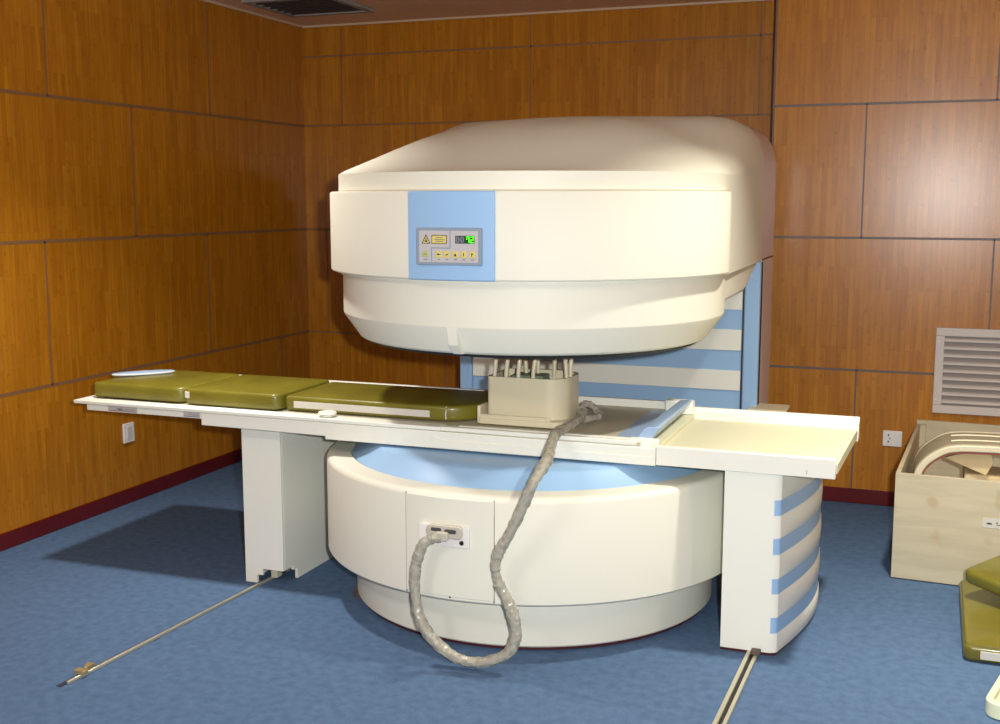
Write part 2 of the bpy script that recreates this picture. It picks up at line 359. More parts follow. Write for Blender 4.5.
# removable front panel between two seams on the drum
def azpix(x, y): return math.atan2(y-CY, x-CX)
a0, a1 = azpix(-1.674, 3.543), azpix(-1.342, 3.531)
fp = ringsolid(bmesh.new(), [(.835, .222), (.8435, .222), (.8435, .572), (.835, .572)], CC, 24, a0, a1); obj('front_access_panel', fp, 'shell', S, smooth=30, bev=.002)
for a in (a0, a1): obj('panel_seam', ringsolid(bmesh.new(), [(.835, .214), (.8412, .214), (.8412, .574), (.835, .574)], CC, 2, a-.0022, a+.0022), 'seam', S)
sc = bmesh.new(); am = azpix(-1.48, 3.52)
bmesh.ops.create_uvsphere(sc, u_segments=10, v_segments=6, radius=.004, matrix=Matrix.Translation((-1.5, CY-.8415, .222))); obj('panel_screw', sc, 'dark', S)
# socket on the access panel
yS = CY-.8435
sp_ = obj('socket_plate', prism(bmesh.new(), rrect(-1.612, -1.425, .402, .478, .006), 'y', yS-.006, yS+.012), 'plug', S, bev=.002)
k_ = thing  # parts of the socket plate
def sub(name, bm, m, parent, **kw):
    o = obj(name, bm, m, None, **kw); o.parent = parent
    o.matrix_parent_inverse = parent.matrix_world.inverted() if parent.parent is None else (Matrix.Translation(ABS(parent.parent)) @ parent.matrix_parent_inverse @ Matrix.Identity(4)).inverted()
    return o
sub('connector_shell', prism(bmesh.new(), rrect(-1.578, -1.447, .436, .482, [.02, .012, .012, .022]), 'y', yS-.024, yS-.006), 'plugg', sp_, bev=.004)
bm = bmesh.new(); prism(bm, rrect(-1.558, -1.520, .460, .472, .005), 'y', yS-.0262, yS-.024); prism(bm, rrect(-1.508, -1.465, .456, .470, .006), 'y', yS-.0262, yS-.024); sub('latch', bm, 'lcd', sp_)
dk, _ = lathe(bmesh.new(), [(0, 0), (.008, 0), (.008, .003), (0, .004)], (0, 0), 16)
for v in dk.verts: v.co = Vector((-1.452+v.co.x, yS-.006-v.co.z, .421+v.co.y))
sub('indicator_hole', dk, 'dark', sp_)

# upper head: lower round part with chamfer, dark gap ring, band
HC = (-1.488, 4.36)
hd, _ = lathe(bmesh.new(), [(0, 1.047), (.67, 1.047), (.685, 1.052), (.692, 1.057), (.752, 1.143), (.754, 1.149), (.754, 1.345), (0, 1.345)], HC, 128)
obj('upper_pole_cover', hd, 'shell', S, smooth=18)
gr, _ = lathe(bmesh.new(), [(0, 1.036), (.655, 1.036), (.66, 1.0465), (0, 1.0465)], HC, 96); obj('pole_face', gr, 'dark', S, smooth=30)
# lip under the chamfer where the shell meets the gap ring
def tabpts(r, z, a): return (HC[0]+r*cos(a), HC[1]+r*sin(a), z)
bm = bmesh.new(); ac = -pi/2-.05; dv = .024
ring = [(.753, 1.150), (.7545, 1.140), (.742, 1.085), (.705, 1.050), (.68, 1.050), (.69, 1.10)]
A = [bm.verts.new(tabpts(r, z, ac-dv)) for r, z in ring]; D = [bm.verts.new(tabpts(r, z, ac+dv)) for r, z in ring]
for i in range(6): bm.faces.new((A[i], A[(i+1) % 6], D[(i+1) % 6], D[i]))
bm.faces.new(A[::-1]); bm.faces.new(D); obj('chamfer_tab', bm, 'shell', S, smooth=30)

# D-shaped upper cover
XRr, XLl = -.739, -2.237
def dplan(R, y_end, n=64):
    pts = []
    for i in range(n+1):
        a = pi+i*pi/n                       # left -> front -> right
        pts.append((HC[0]+R*cos(a), HC[1]+R*sin(a)))
    m = 14; L_, R_ = [], []
    for k in range(1, m+1):
        t = k/m; y = CY+(y_end-CY)*t; s = t*t*(3-2*t)
        wl = R+(.749-R)*min(1, (y-CY)/(5.45-CY)) if y < 5.45 else .749
        L_.append((HC[0]-wl, y)); R_.append((HC[0]+wl, y))
    return L_[::-1]+pts+R_
ZR, ZT = 1.676, 1.948
def smooth(t): t = max(0, min(1, t)); return t*t*(3-2*t)
def T(y):
    t = max(0, min(1, (y-(CY-.765))/1.5)); return ZR+(ZT-ZR)*(1-(1-t)**1.75)
def zb(y):  return ZR+(T(y)-.19-ZR)*smooth((y-4.45)/.85) if y > 4.45 else ZR
P_ = dplan(.765, 5.87, 80); bm = bmesh.new()
# wall: rings in z, then roof rings shrinking toward the spine
spine0, spine1 = CY+.45, 5.72
lvls = 16; rings = []
rings.append([bm.verts.new((x, y, 1.30)) for x, y in P_])
rings.append([bm.verts.new((x, y, zb(y)-.004)) for x, y in P_])
def hfun(x, y, d, yb):
    Rr = .55-.36*smooth((y-3.9)/1.4)
    u = min(1, d/Rr); q = sqrt(max(0, 1-(1-u)**2)); lin = min(1, d/.76)
    k = smooth((y-4.1)/1.2); qq = (q*.25+.75*(1-(1-lin)**1.9))*(1-k)+q*k
    return zb(yb)+(max(T(y), zb(yb)+.001)-zb(yb))*qq
for j in range(0, lvls+1):
    t = (j/lvls)**1.35; row = []
    for x, y in P_:
        sy = min(max(y, spine0), 6.0); sx = CX
        nx, ny = x+(sx-x)*t, y+(sy-y)*t
        d = sqrt((nx-x)**2+(ny-y)**2)
        row.append(bm.verts.new((nx, ny, hfun(nx, ny, d, y))))
    rings.append(row)
for A, D in zip(rings, rings[1:]):
    for i in range(len(A)-1): bm.faces.new((A[i], A[i+1], D[i+1], D[i]))
    # rear closing
back = [r[-1] for r in rings]+[r[0] for r in rings][::-1]
bmesh.ops.remove_doubles(bm, verts=bm.verts[:], dist=.0006)
bb = bmesh.new()
for f in bm.faces:
    if f.calc_center_median().y > 5.44: f.material_index = 1
o = obj('upper_cover', bm, ['shell', 'steel'], S, smooth=30)
prism(bb, [(-2.225, 1.30), (-.751, 1.30), (-.751, 1.70), (-.80, 1.84), (-.93, 1.92), (-2.04, 1.92), (-2.16, 1.84), (-2.225, 1.70)], 'y', 5.84, 5.869)
obj('rear_cover_panel', bb, 'shell', S)
# deep band, ends fading into the sides
bm = bmesh.new(); n = 110; a0b, a1b = pi-.12, 2*pi+.12; rows = []
for i in range(n+1):
    a = a0b+(a1b-a0b)*i/n; k = min(1, min(i, n-i)/9); R = .762+(.799-.762)*smooth(k)
    rows.append([bm.verts.new((HC[0]+r*cos(a), HC[1]+r*sin(a), z)) for r, z in ((.745, 1.312), (R-.004, 1.312), (R, 1.317), (R, 1.603), (R-.003, 1.609), (R-.008, 1.611), (.745, 1.611))])
for A, D in zip(rows, rows[1:]):
    for k in range(7): bm.faces.new((A[k], A[(k+1) % 7], D[(k+1) % 7], D[k]))
bm.faces.new(rows[0]); bm.faces.new(rows[-1][::-1])
obj('front_band', bm, 'shell', S, smooth=30)
bm = ringsolid(bmesh.new(), [(.75, 1.6115), (.7665, 1.6115), (.7665, 1.6155), (.75, 1.6155)], HC, 90, pi-.05, 2*pi+.05); obj('band_seam', bm, 'softseam', S, smooth=30)
# underside neck joining head and column
bm = prism(bmesh.new(), [(4.3, 1.19), (4.97, 1.19), (5.10, 1.215), (5.40, 1.302), (4.3, 1.302)], 'x', HC[0]-.742, HC[0]+.742); obj('neck_cover', bm, 'shell', S, bev=.012)
# column
obj('column', B(XLl-.01, XRr-.012, 5.455, 5.865, .02, 1.31), 'blue', S, bev=.01)
obj('column_front_border', B(-.812, XRr, 5.44, 5.52, .02, 1.3), 'blue', S, bev=.008)
obj('column_front_border', B(XLl-.02, -2.188, 5.44, 5.52, .02, 1.3), 'blue', S, bev=.008)
obj('column_seam', B(-.819, -.812, 5.447, 5.456, .02, 1.3), 'dark', S)
for z0, z1 in ((1.067, 1.155), (.873, .973), (.682, .777), (.49, .585), (.30, .395), (.11, .205)):
    obj('white_stripe', B(-2.186, -.821, 5.446, 5.458, z0, z1), 'white', S, bev=.003)
obj('side_panel', prism(bmesh.new(), [(5.47, .02), (5.868, .02), (5.868, 1.305), (5.47, 1.305)], 'x', XRr-.012, XRr), 'steel', S, bev=.002)
obj('side_panel', prism(bmesh.new(), [(5.47, .02), (5.868, .02), (5.868, 1.305), (5.47, 1.305)], 'x', XLl-.002, XLl+.012), 'steel', S, bev=.002)
obj('side_panel_seam', B(XRr-.001, XRr+.001, 5.47, 5.868, 1.300, 1.308), 'seam', S)
# side shelf of the column
obj('side_bracket', prism(bmesh.new(), [(XRr-.03, 5.36), (-.594, 5.36), (-.594, 5.53), (XRr-.03, 5.53)], 'z', .60, .615), 'beige', S, bev=.002)
obj('bracket_support', prism(bmesh.new(), [(5.40, .60), (5.52, .60), (5.52, .52)], 'x', XRr-.03, XRr+.03), 'beige', S)

# control panel on the band
cp = ringsolid(bmesh.new(), [(.78, 1.312), (.807, 1.312), (.811, 1.316), (.811, 1.606), (.807, 1.611), (.78, 1.611)], HC, 24, -pi/2-.222, -pi/2+.171)
CP = obj('control_panel', cp, 'blue', S, smooth=30)
yP = CY-.811-.001
sub('panel_bezel', prism(bmesh.new(), rrect(-1.6255, -1.3905, 1.364, 1.489, .005), 'y', yP-.005, yP+.014), 'bezel', CP, bev=.002)
U = lambda px: -1.508+(px-449.75)*.00358
V = lambda py: 1.4265-(py-247)*.00342
def PX(px0, px1, py0, py1, d0, d1): return B(U(px0), U(px1), yP-d1, yP-d0, V(py1), V(py0))
bm = bmesh.new()
for L_ in ([(420, 231.8), (450.8, 231.8), (450.8, 248), (432, 248), (432, 262.5), (420, 262.5)], [(452, 231.8), (479.6, 231.8), (479.6, 262.5), (433.2, 262.5), (433.2, 249.2), (452, 249.2)]):
    prism(bm, [(U(x), V(y)) for x, y in L_], 'y', yP-.006, yP-.004)
sub('panel_face', bm, 'face', CP)
bm = bmesh.new(); prism(bm, [(U(423.4), V(244)), (U(431), V(244)), (U(427.2), V(236))], 'y', yP-.0068, yP-.006); sub('warning_triangle', bm, 'yellow', CP)
bm = bmesh.new()
for p, q in (((423.4, 244), (431, 244)), ((431, 244), (427.2, 236)), ((427.2, 236), (423.4, 244))):
    a = Vector((U(p[0]), 0, V(p[1]))); b = Vector((U(q[0]), 0, V(q[1]))); d = (b-a).normalized()*.0012; nrm = Vector((-d.z, 0, d.x))
    prism(bm, [((a-d+nrm).x, (a-d+nrm).z), ((b+d+nrm).x, (b+d+nrm).z), ((b+d-nrm).x, (b+d-nrm).z), ((a-d-nrm).x, (a-d-nrm).z)], 'y', yP-.0074, yP-.0068)
box(bm, U(426.8), U(427.6), yP-.0074, yP-.0068, V(242.8), V(238.8))
box(bm, U(425.9), U(428.5), yP-.0074, yP-.0068, V(242.6), V(241.4))
sub('warning_mark', bm, 'ink', CP)
sub('label_border', PX(432.8, 448.2, 235.9, 244.5, .006, .0066), 'ink', CP)
sub('yellow_label', PX(433.5, 447.5, 236.6, 243.9, .0066, .0072), 'yellow', CP)
bm = bmesh.new()
for (x0, x1, y) in ((437, 444, 238.4), (435.5, 446, 240.4), (436.5, 445, 242.2)): box(bm, U(x0), U(x1), yP-.0076, yP-.0072, V(y+.35), V(y-.35))
sub('label_text', bm, 'inkb', CP)
sub('display', PX(456.8, 466.5, 236.4, 244, .006, .0068), 'lcd', CP)
sub('display', PX(466.5, 476, 236.4, 244, .006, .0068), 'lcd2', CP)
bm = bmesh.new()
def seg7(bm, x, y, w_, h, s):
    g = {'a': (x, x+w_, y, y+.8), 'g': (x, x+w_, y+h/2-.4, y+h/2+.4), 'd': (x, x+w_, y+h-.8, y+h), 'f': (x, x+.8, y, y+h/2), 'b': (x+w_-.8, x+w_, y, y+h/2), 'e': (x, x+.8, y+h/2, y+h), 'c': (x+w_-.8, x+w_, y+h/2, y+h)}
    for k in s: a = g[k]; box(bm, U(a[0]), U(a[1]), yP-.0076, yP-.0068, V(a[3]), V(a[2]))
seg7(bm, 468, 237.2, 3.1, 6, 'abcf'); seg7(bm, 472.2, 237.2, 3.1, 6, 'abged'); sub('display_digits', bm, 'green', CP)
bm = bmesh.new(); seg7(bm, 458, 237.2, 3, 6, 'abcdef'); seg7(bm, 462.2, 237.2, 3, 6, 'abcdef'); sub('unlit_digits', bm, 'bezel', CP)
for i, x in enumerate((440.2, 448.5, 457, 465.3, 474)):
    kb = sub('push_button', prism(bmesh.new(), rrect(U(x-2.9), U(x+2.9), V(258), V(251.4), .003), 'y', yP-.009, yP-.006), 'yellow', CP, bev=.0015)
sub('push_button', prism(bmesh.new(), rrect(U(423.2), U(429.6), V(257.4), V(251.6), .003), 'y', yP-.009, yP-.006), 'grn', CP, bev=.0015)
g = lambda pts: sub('button_symbol', prism(bmesh.new(), [(U(x), V(y)) for x, y in pts], 'y', yP-.0096, yP-.009), 'ink', CP)
g([(438, 254.7), (440.3, 253.4), (440.3, 254.3), (442.3, 254.3), (442.3, 255.1), (440.3, 255.1), (440.3, 256)])
g([(446.6, 256), (448.2, 254.4), (450.6, 253.6), (449.2, 255.2)])
g([(455.6, 256.3), (457, 253), (458.4, 256.3)])
g([(464.9, 256.2), (464.9, 253), (465.6, 253), (465.6, 256.2)])
g([(473, 256.4), (473, 253.2), (475.2, 254), (473.7, 254.9), (473.7, 256.4)])
g([(424.6, 255), (424.6, 254.4), (428.2, 254.4), (428.2, 255)])
for x, w_ in ((440.2, 1), (448.5, 1.1), (457, 1.6), (465.3, 1.5), (474, 1.9), (426.4, 2.4)): sub('button_caption', B(U(x-w_), U(x+w_), yP-.0066, yP-.006, V(260.1), V(259.3)), 'inkb', CP)

# ------------------------------------------------------------------ patient table
Tb = thing('patient_table', (-1.8, 4.25, 0), 'long white patient table on two pedestals running through the scanner gap', 'patient table')
# left pedestal with stepped cut at the foot corner
x0, x1, y0, y1 = -2.621, -2.440, 3.975, 4.54; H_ = .655
def stepbox():
    y0 = 3.975; bm = bmesh.new(); tk = .012
    fx = [(x0, 0), (x0+.055, 0), (x0+.055, .035), (x0+.082, .035), (x0+.082, .062), (x1, .062), (x1, H_), (x0, H_)]
    prism(bm, fx, 'y', y0, y0+tk)
    y0 = y0+tk; fy = [(y0, .062), (y0+.07, .062), (y0+.07, .045), (y0+.10, .045), (y0+.10, 0), (y1, 0), (y1, H_), (y0, H_)]
    prism(bm, fy, 'x', x1-tk, x1+.0008)
    box(bm, x0, x0+tk, y0, y1, 0, H_); box(bm, x0+tk, x1-tk, y1-tk, y1, 0, H_)
    return bm
ped = obj('pedestal', stepbox(), 'white', Tb)
sub('caster_bracket', B(-2.535, -2.505, 4.03, 4.07, .008, .10), 'beige', ped, bev=.003)
wl, _ = lathe(bmesh.new(), [(0, -.01), (.022, -.01), (.024, 0), (.022, .01), (0, .01)], (0, 0), 20)
for v in wl.verts: v.co = Vector((-2.52+v.co.z, 4.06+v.co.x+.04, .032+v.co.y))
sub('caster', wl, 'dark', ped, smooth=30)
# right pedestal: flat front, bulged striped right flank
px0, px1 = -.634, -.440; py0, py1 = 3.925, 4.56
def flank(bulge, pw=.66, n=20, off=0):
    pts = [(px0, py0), (px1-.028, py0), (px1-.018, py0+.002), (px1-.008, py0+.007), (px1-.002, py0+.012), (px1, py0+.014)]
    for k in range(1, n+1):
        t = k/n; y = py0+.014+(py1-py0-.014)*t
        pts.append((px1+bulge*(sin(t*pi*.62)*1.0)+off*min(1, t*6), y))
    pts.append((px0, py1)); return pts
ped2 = obj('pedestal', prism(bmesh.new(), flank(.086), 'z', .012, .655), 'white', Tb, smooth=25)
sub('foot', prism(bmesh.new(), [(a*.985+px0*.015, b+.006 if b < 4.2 else b-.006) for a, b in flank(.078)], 'z', 0, .0125), 'red', ped2)
zs = [(.640, .572), (.515, .445), (.380, .300), (.240, .158), (.098, .015)]
for a_, b_ in ((.655, .560), (.505, .424), (.366, .280), (.225, .140), (.083, .014)):
    # white rib bulging out between the blue bands
    bm = bmesh.new(); prof = [(b_, 0), (b_+.003, .004), ((a_+b_)/2, .0055), (a_-.003, .004), (a_, 0)]; rr = []
    for z, o_ in prof: rr.append([bm.verts.new((x, y, z)) for x, y in flank(.086+o_*.9, off=o_*.25)[5:-1]])
    for A, D in zip(rr, rr[1:]):
        for i in range(len(A)-1): bm.faces.new((A[i], A[i+1], D[i+1], D[i]))
    sub('white_rib', bm, 'white', ped2, smooth=60)
for a_, b_ in ((.560, .505), (.424, .366), (.280, .225), (.140, .083)):
    bm = bmesh.new(); rr = []
    F = flank(.0865, off=.001)[1:-1]; F = [(px1-.022, py0+.0000), (px1-.017, py0+.001), (px1-.0072, py0+.006), (px1-.0012, py0+.0112)]+F[4:]
    for z in (a_, b_): rr.append([bm.verts.new((x, y, z)) for x, y in F])
    for i in range(len(F)-1): bm.faces.new((rr[0][i], rr[0][i+1], rr[1][i+1], rr[1][i]))
    sub('blue_band', bm, 'blue', ped2, smooth=40)
# frame: long outer rails, front one in view
obj('outer_rail', prism(bmesh.new(), [(-2.762, .668), (-2.19, .664), (-2.19, .651), (-.874, .651), (-.874, .716), (-2.762, .719)], 'y', 3.90, 3.928), 'white', Tb, bev=.003)
obj('rail_cover', prism(bmesh.new(), [(-1.735, .655), (-.874, .655), (-.874, .684), (-1.70, .686), (-1.735, .700)], 'y', 3.8965, 3.9005), 'white', Tb, bev=.001)
obj('outer_rail', B(-2.762, -.874, 4.60, 4.625, .655, .738), 'white', Tb, bev=.003)
ir = obj('inner_rail', B(-3.346, -.90, 3.912, 3.934, .692, .728), 'white', Tb, bev=.002)
obj('inner_rail', B(-3.346, -2.77, 4.575, 4.60, .692, .728), 'white', Tb, bev=.002)
obj('couch_top', B(-3.398, -.93, 3.905, 4.60, .7185, .731), 'top', Tb, bev=.002)
obj('top_edge', B(-3.405, -1.70, 3.899, 3.965, .7195, .7345), 'white', Tb, bev=.003)
obj('top_edge', B(-1.70, -.945, 3.903, 3.93, .7195, .736), 'white', Tb, bev=.003)
obj('top_edge', B(-1.64, -.945, 3.936, 3.957, .7195, .737), 'white', Tb, bev=.002)
obj('top_edge', B(-3.405, -3.37, 3.965, 4.61, .7195, .7345), 'white', Tb, bev=.003)
obj('far_rim', B(-3.35, -.99, 4.59, 4.612, .7195, .762), 'white', Tb, bev=.003)
for xa, xb in ((-3.235, -3.085), (-2.855, -2.775)):
    st = obj('printed_sticker', B(xa, xb, 3.9105, 3.9122, .696, .723), 'greyp', Tb)
    bm = bmesh.new(); q = (xb-xa)
    for u0, u1, z in ((.03, .97, .720), (.03, .97, .699), (.3, .5, .7085), (.55, .92, .7065)): box(bm, xa+q*u0, xa+q*u1, 3.9098, 3.9106, z-.0012, z+.0012)
    if q > .1: box(bm, xa+q*.34, xa+q*.52, 3.9098, 3.9106, .702, .7065)
    sub('sticker_print', bm, 'inkb', st)
kn, _ = lathe(bmesh.new(), [(0, .735), (.022, .735), (.022, .741), (.034, .743), (.038, .748), (.034, .754), (0, .757)], (-2.200, 3.940), 20)
obj('clamp_knob', kn, 'white', Tb, smooth=40)
# end tray on the right
tx0, tx1 = -.872, -.262
obj('tray_floor', prism(bmesh.new(), [(tx0, 3.92), (tx1, 3.92), (tx1+.026, 4.58), (tx0, 4.58)], 'z', .690, .7015), 'cream', Tb, bev=.002)
obj('tray_front_wall', B(tx0, tx1-.002, 3.898, 3.925, .656, .7235), 'white', Tb, bev=.002)
obj('tray_far_wall', prism(bmesh.new(), [(4.56, .70), (4.575, .70), (4.575, .722), (4.585, .724), (4.605, .724), (4.612, .742), (4.63, .742), (4.63, .656), (4.56, .656)], 'x', tx0-.06, tx1+.032), 'white', Tb, bev=.002)
obj('tray_end_lip', prism(bmesh.new(), [(tx1-.012, 3.926), (tx1+.003, 3.926), (tx1+.029, 4.56), (tx1+.014, 4.56)], 'z', .668, .7045), 'cream', Tb, bev=.002)
bm = B(tx1-.095, tx1-.0935, 3.8965, 3.8985, .668, .682); obj('tray_mark', bm, 'inkb', Tb)
# blue tilting end flap with its white blocks
obj('end_flap', prism(bmesh.new(), [(-1.035, .7315), (-.93, .7325), (-.905, .760), (-.888, .758), (-.885, .748), (-.925, .7315)], 'y', 3.955, 4.56) if 0 else prism(bmesh.new(), [(-1.04, .7318), (-.955, .735), (-.928, .774), (-.918, .780), (-.880, .783), (-.875, .777), (-.905, .7318)], 'y', 3.95, 4.55), 'flap', Tb, bev=.003)
obj('flap_mount', B(-.985, -.872, 4.55, 4.60, .72, .775), 'white', Tb, bev=.005)
obj('flap_mount', B(-.975, -.872, 3.925, 3.948, .716, .742), 'white', Tb, bev=.004)
obj('flap_base', B(-.935, -.868, 3.912, 4.60, .700, .7185), 'cream', Tb, bev=.002)

# ------------------------------------------------------------------ cushions on the table
def strip_label(parent, x0, x1, y, z0, z1, x2=None):
    sub('fabric_strip', B(x0, x1, y-.0025, y+.002, z0, z1), 'label', parent)
z0 = .7352
c1 = thing('table_cushion', (-3.1, 4.18, z0), 'olive vinyl cushion at the far left end of the patient table', 'cushion', 'olive cushions on the patient table')
p = obj('pad', cushion(bmesh.new(), rrect(-3.372, -2.905, 3.982, 4.42, [.02, .045, .02, .02]), z0, z0+.066, .016), 'olive', c1, smooth=50)
obj('underside_board', prism(bmesh.new(), rrect(-3.33, -2.925, 3.99, 4.41, .02), 'z', z0-.003, z0+.004), 'dark', c1)
c2 = thing('table_cushion', (-2.64, 4.18, z0), 'olive vinyl cushion in the middle of the patient table with pale edge tabs', 'cushion', 'olive cushions on the patient table')
p = obj('pad', cushion(bmesh.new(), rrect(-2.885, -2.44, 3.968, 4.41, [.012, .035, .02, .02]), z0, z0+.067, .014), 'olive', c2, smooth=50)
obj('underside_board', prism(bmesh.new(), rrect(-2.87, -2.455, 3.975, 4.40, .02), 'z', z0-.003, z0+.004), 'dark', c2)
obj('edge_tab', B(-2.885, -2.863, 3.9645, 3.975, z0+.028, z0+.055), 'label', c2, bev=.002)
c3 = thing('table_cushion', (-2.0, 4.18, z0), 'long olive vinyl cushion with white side strip, rounded end under the scanner head', 'cushion', 'olive cushions on the patient table')
pts = rrect(-2.430, -1.60, 4.0, 4.40, [.02, .16, .12, .02], 8)
p = obj('pad', cushion(bmesh.new(), pts, z0, z0+.060, .014), 'olive', c3, smooth=50)
obj('fabric_strip', B(-2.385, -1.785, 3.997, 4.004, z0+.013, z0+.040), 'label', c3, bev=.001)
obj('seam_stitch', tube(bmesh.new(), [(-1.72+.0, 4.006, z0+.008), (-1.72, 4.003, z0+.03), (-1.72, 4.012, z0+.056)], .003, 6), 'label', c3)
c4 = thing('head_pad', (-3.2, 4.50, z0), 'thin pale blue oval pad lying on the leftmost olive cushion of the table', 'cushion')
obj('pad_body', cushion(bmesh.new(), [(-3.285+.135*cos(a*pi/16)*.70-.042*sin(a*pi/16)*.71, 4.22+.135*cos(a*pi/16)*.71+.042*sin(a*pi/16)*.70) for a in range(32)], z0+.0705, z0+.082, .004, dome=.003), 'padblue', c4, smooth=60)
obj('pad_piping', tube(bmesh.new(), [(-3.285+.135*cos(a*pi/16)*.70-.042*sin(a*pi/16)*.71, 4.22+.135*cos(a*pi/16)*.71+.042*sin(a*pi/16)*.70, z0+.077) for a in range(33)], .003, 6), 'white', c4, smooth=60)

# ------------------------------------------------------------------ head coil on the table
hc = thing('head_coil', (-1.4, 4.2, .732), 'beige open topped head coil box with upright rods standing on the patient table', 'medical coil')
def shell_box(bm, out, ins, z0, z1, zf):
    n = len(out); O0 = [bm.verts.new((x, y, z0)) for x, y in out]; O1 = [bm.verts.new((x, y, z1)) for x, y in out]
    I1 = [bm.verts.new((x, y, z1)) for x, y in ins]; I0 = [bm.verts.new((x, y, zf)) for x, y in ins]
    for A, D in ((O0, O1), (O1, I1), (I1, I0)):
        for i in range(n): bm.faces.new((A[i], A[(i+1) % n], D[(i+1) % n], D[i]))
    bm.faces.new(O0[::-1]); bm.faces.new(I0); return bm
bx0, bx1, by0, by1 = -1.564, -1.252, 4.035, 4.27
obj('box_body', shell_box(bmesh.new(), rrect(bx0, bx1, by0, by1, [.02, .085, .06, .02], 8), rrect(bx0+.012, bx1-.012, by0+.012, by1-.012, [.012, .075, .05, .012], 8), .758, .916, .80), 'beige', hc, smooth=40)
obj('base_tray', prism(bmesh.new(), rrect(-1.585, -1.252, 4.0, 4.29, [.01, .03, .03, .01]), 'z', .7375, .762), 'beige', hc, bev=.004)
obj('tray_lip', B(-1.592, -1.578, 4.005, 4.10, .7376, .806), 'beige', hc, bev=.005)
obj('tray_lip', B(-1.58, -1.30, 4.004, 4.018, .75, .775), 'beige', hc, bev=.004)
obj('circuit_block', B(-1.50, -1.37, 4.13, 4.22, .80, .912), 'comp', hc, bev=.004)
obj('back_plate', B(-1.43, -1.30, 4.235, 4.256, .84, .922), 'beige', hc, bev=.003)
for xb, xt, y, l in ((-1.538, -1.530, 4.055, .01), (-1.490, -1.481, 4.05, .01), (-1.441, -1.434, 4.05, .012), (-1.384, -1.372, 4.055, .016), (-1.268, -1.283, 4.11, .012), (-1.262, -1.262, 4.14, .004), (-1.46, -1.475, 4.20, .012), (-1.415, -1.42, 4.21, .008), (-1.352, -1.352, 4.22, .006)):
    pts = [(xb+(xt-xb)*(k/8)**1.5, y+.02*(k/8)**2, .900+.128*k/8) for k in range(9)]
    obj('rod', tube(bmesh.new(), pts, .0085, 10), 'beige', hc, smooth=50)
obj('top_ring', tube(bmesh.new(), [(-1.41+.13*cos(a*pi/16), 4.16+.09*sin(a*pi/16), 1.027) for a in range(33)], .009, 8), 'beige', hc, smooth=50)

# ------------------------------------------------------------------ cable in plastic wrap
cc = thing('coil_cable', (-1.4, 3.5, .3), 'cable wrapped in crinkled clear plastic hanging over the rail to the base socket', 'cable')
ctrl = [(-1.228, 4.17, .785), (-1.215, 4.14, .775), (-1.205, 4.04, .765), (-1.215, 3.95, .758), (-1.225, 3.86, .755), (-1.205, 3.74, .742), (-1.165, 3.56, .722), (-1.175, 3.46, 0.672), (-1.21, 3.46, 0.594), (-1.258, 3.46, 0.491), (-1.297, 3.46, 0.422), (-1.31, 3.46, 0.366), (-1.297, 3.46, 0.312), (-1.269, 3.46, 0.26), (-1.244, 3.46, 0.197), (-1.237, 3.46, 0.135), (-1.269, 3.455, 0.072), (-1.355, 3.45, 0.034), (-1.443, 3.45, 0.034), (-1.524, 3.45, 0.081), (-1.584, 3.455, 0.152), (-1.605, 3.46, 0.257), (-1.601, 3.46, 0.335), (-1.589, 3.46, 0.379), (-1.572, 3.465, 0.42), (-1.544, 3.475, 0.438), (-1.51, 3.49, 0.441)]
path = spline(ctrl, 9)
obj('cable_core', tube(bmesh.new(), path, .011, 10), 'wirem', cc, smooth=60)
rad = []; v = .023
for i in range(len(path)):
    v = .88*v+.12*random.uniform(.012, .027); rad.append(v*.92*(1.0+.05*sin(i*.37)))
    if 100 < i < 108: rad[-1] *= .78
obj('plastic_sleeve', tube(bmesh.new(), path[2:-2], rad[2:-2], 16, jit=.22), 'wrap', cc, smooth=25)
bm = bmesh.new()   # loose end of the wrap near the box
tube(bm, spline([(-1.232, 4.22, .80), (-1.21, 4.25, .79), (-1.175, 4.23, .765), (-1.17, 4.19, .755), (-1.20, 4.13, .757)], 6), .013, 9, jit=.4); obj('sleeve_end', bm, 'wrap', cc, smooth=25)
obj('plug_housing', prism(bmesh.new(), rrect(-1.535, -1.490, .430, .462, .008), 'y', 3.474, 3.4915), 'plugg', cc, bev=.004)

# ------------------------------------------------------------------ floor rails
R1 = thing('floor_rail', (-2.55, 3.5, 0), 'thin metal guide rail on the carpet running under the left pedestal', 'floor rail')
obj('rail_strip', prism(bmesh.new(), [(-2.600, 2.875), (-2.590, 2.875), (-2.508, 4.40), (-2.518, 4.40)], 'z', .0005, .012), 'alu', R1, bev=.002)
obj('rail_groove', prism(bmesh.new(), [(-2.620, 2.85), (-2.601, 2.85), (-2.519, 4.40), (-2.534, 4.40)], 'z', .0005, .003), 'slot_shade', R1)  # slot laid flat, the shadow line beside the rail put into its dark colour
obj('end_stop', prism(bmesh.new(), rrect(-2.618, -2.575, 2.93, 2.955, .004), 'z', .012, .026), 'brass', R1, bev=.002)
obj('end_clip', prism(bmesh.new(), [(-2.625, 2.985), (-2.612, 2.985), (-2.612, 3.03), (-2.645, 3.03)], 'z', .0005, .012), 'brass', R1, bev=.001)
R2 = thing('floor_rail', (-.52, 3.3, 0), 'wider double metal guide rail on the carpet running under the right pedestal', 'floor rail')
for a, b, m_, h in ((-.022, -.007, 'alu', .012), (-.007, .006, 'dark', .004), (.006, .019, 'alu', .012)):
    obj('rail_groove' if m_ == 'dark' else 'rail_strip', prism(bmesh.new(), [(-.555+a, 2.2), (-.555+b, 2.2), (-.507+b, 4.4), (-.507+a, 4.4)], 'z', .0005, h), m_, R2, bev=0 if m_ == 'dark' else .002)
obj('guide_block', B(-.522, -.490, 3.885, 3.915, .0125, .028), 'seam', R2, bev=.002)

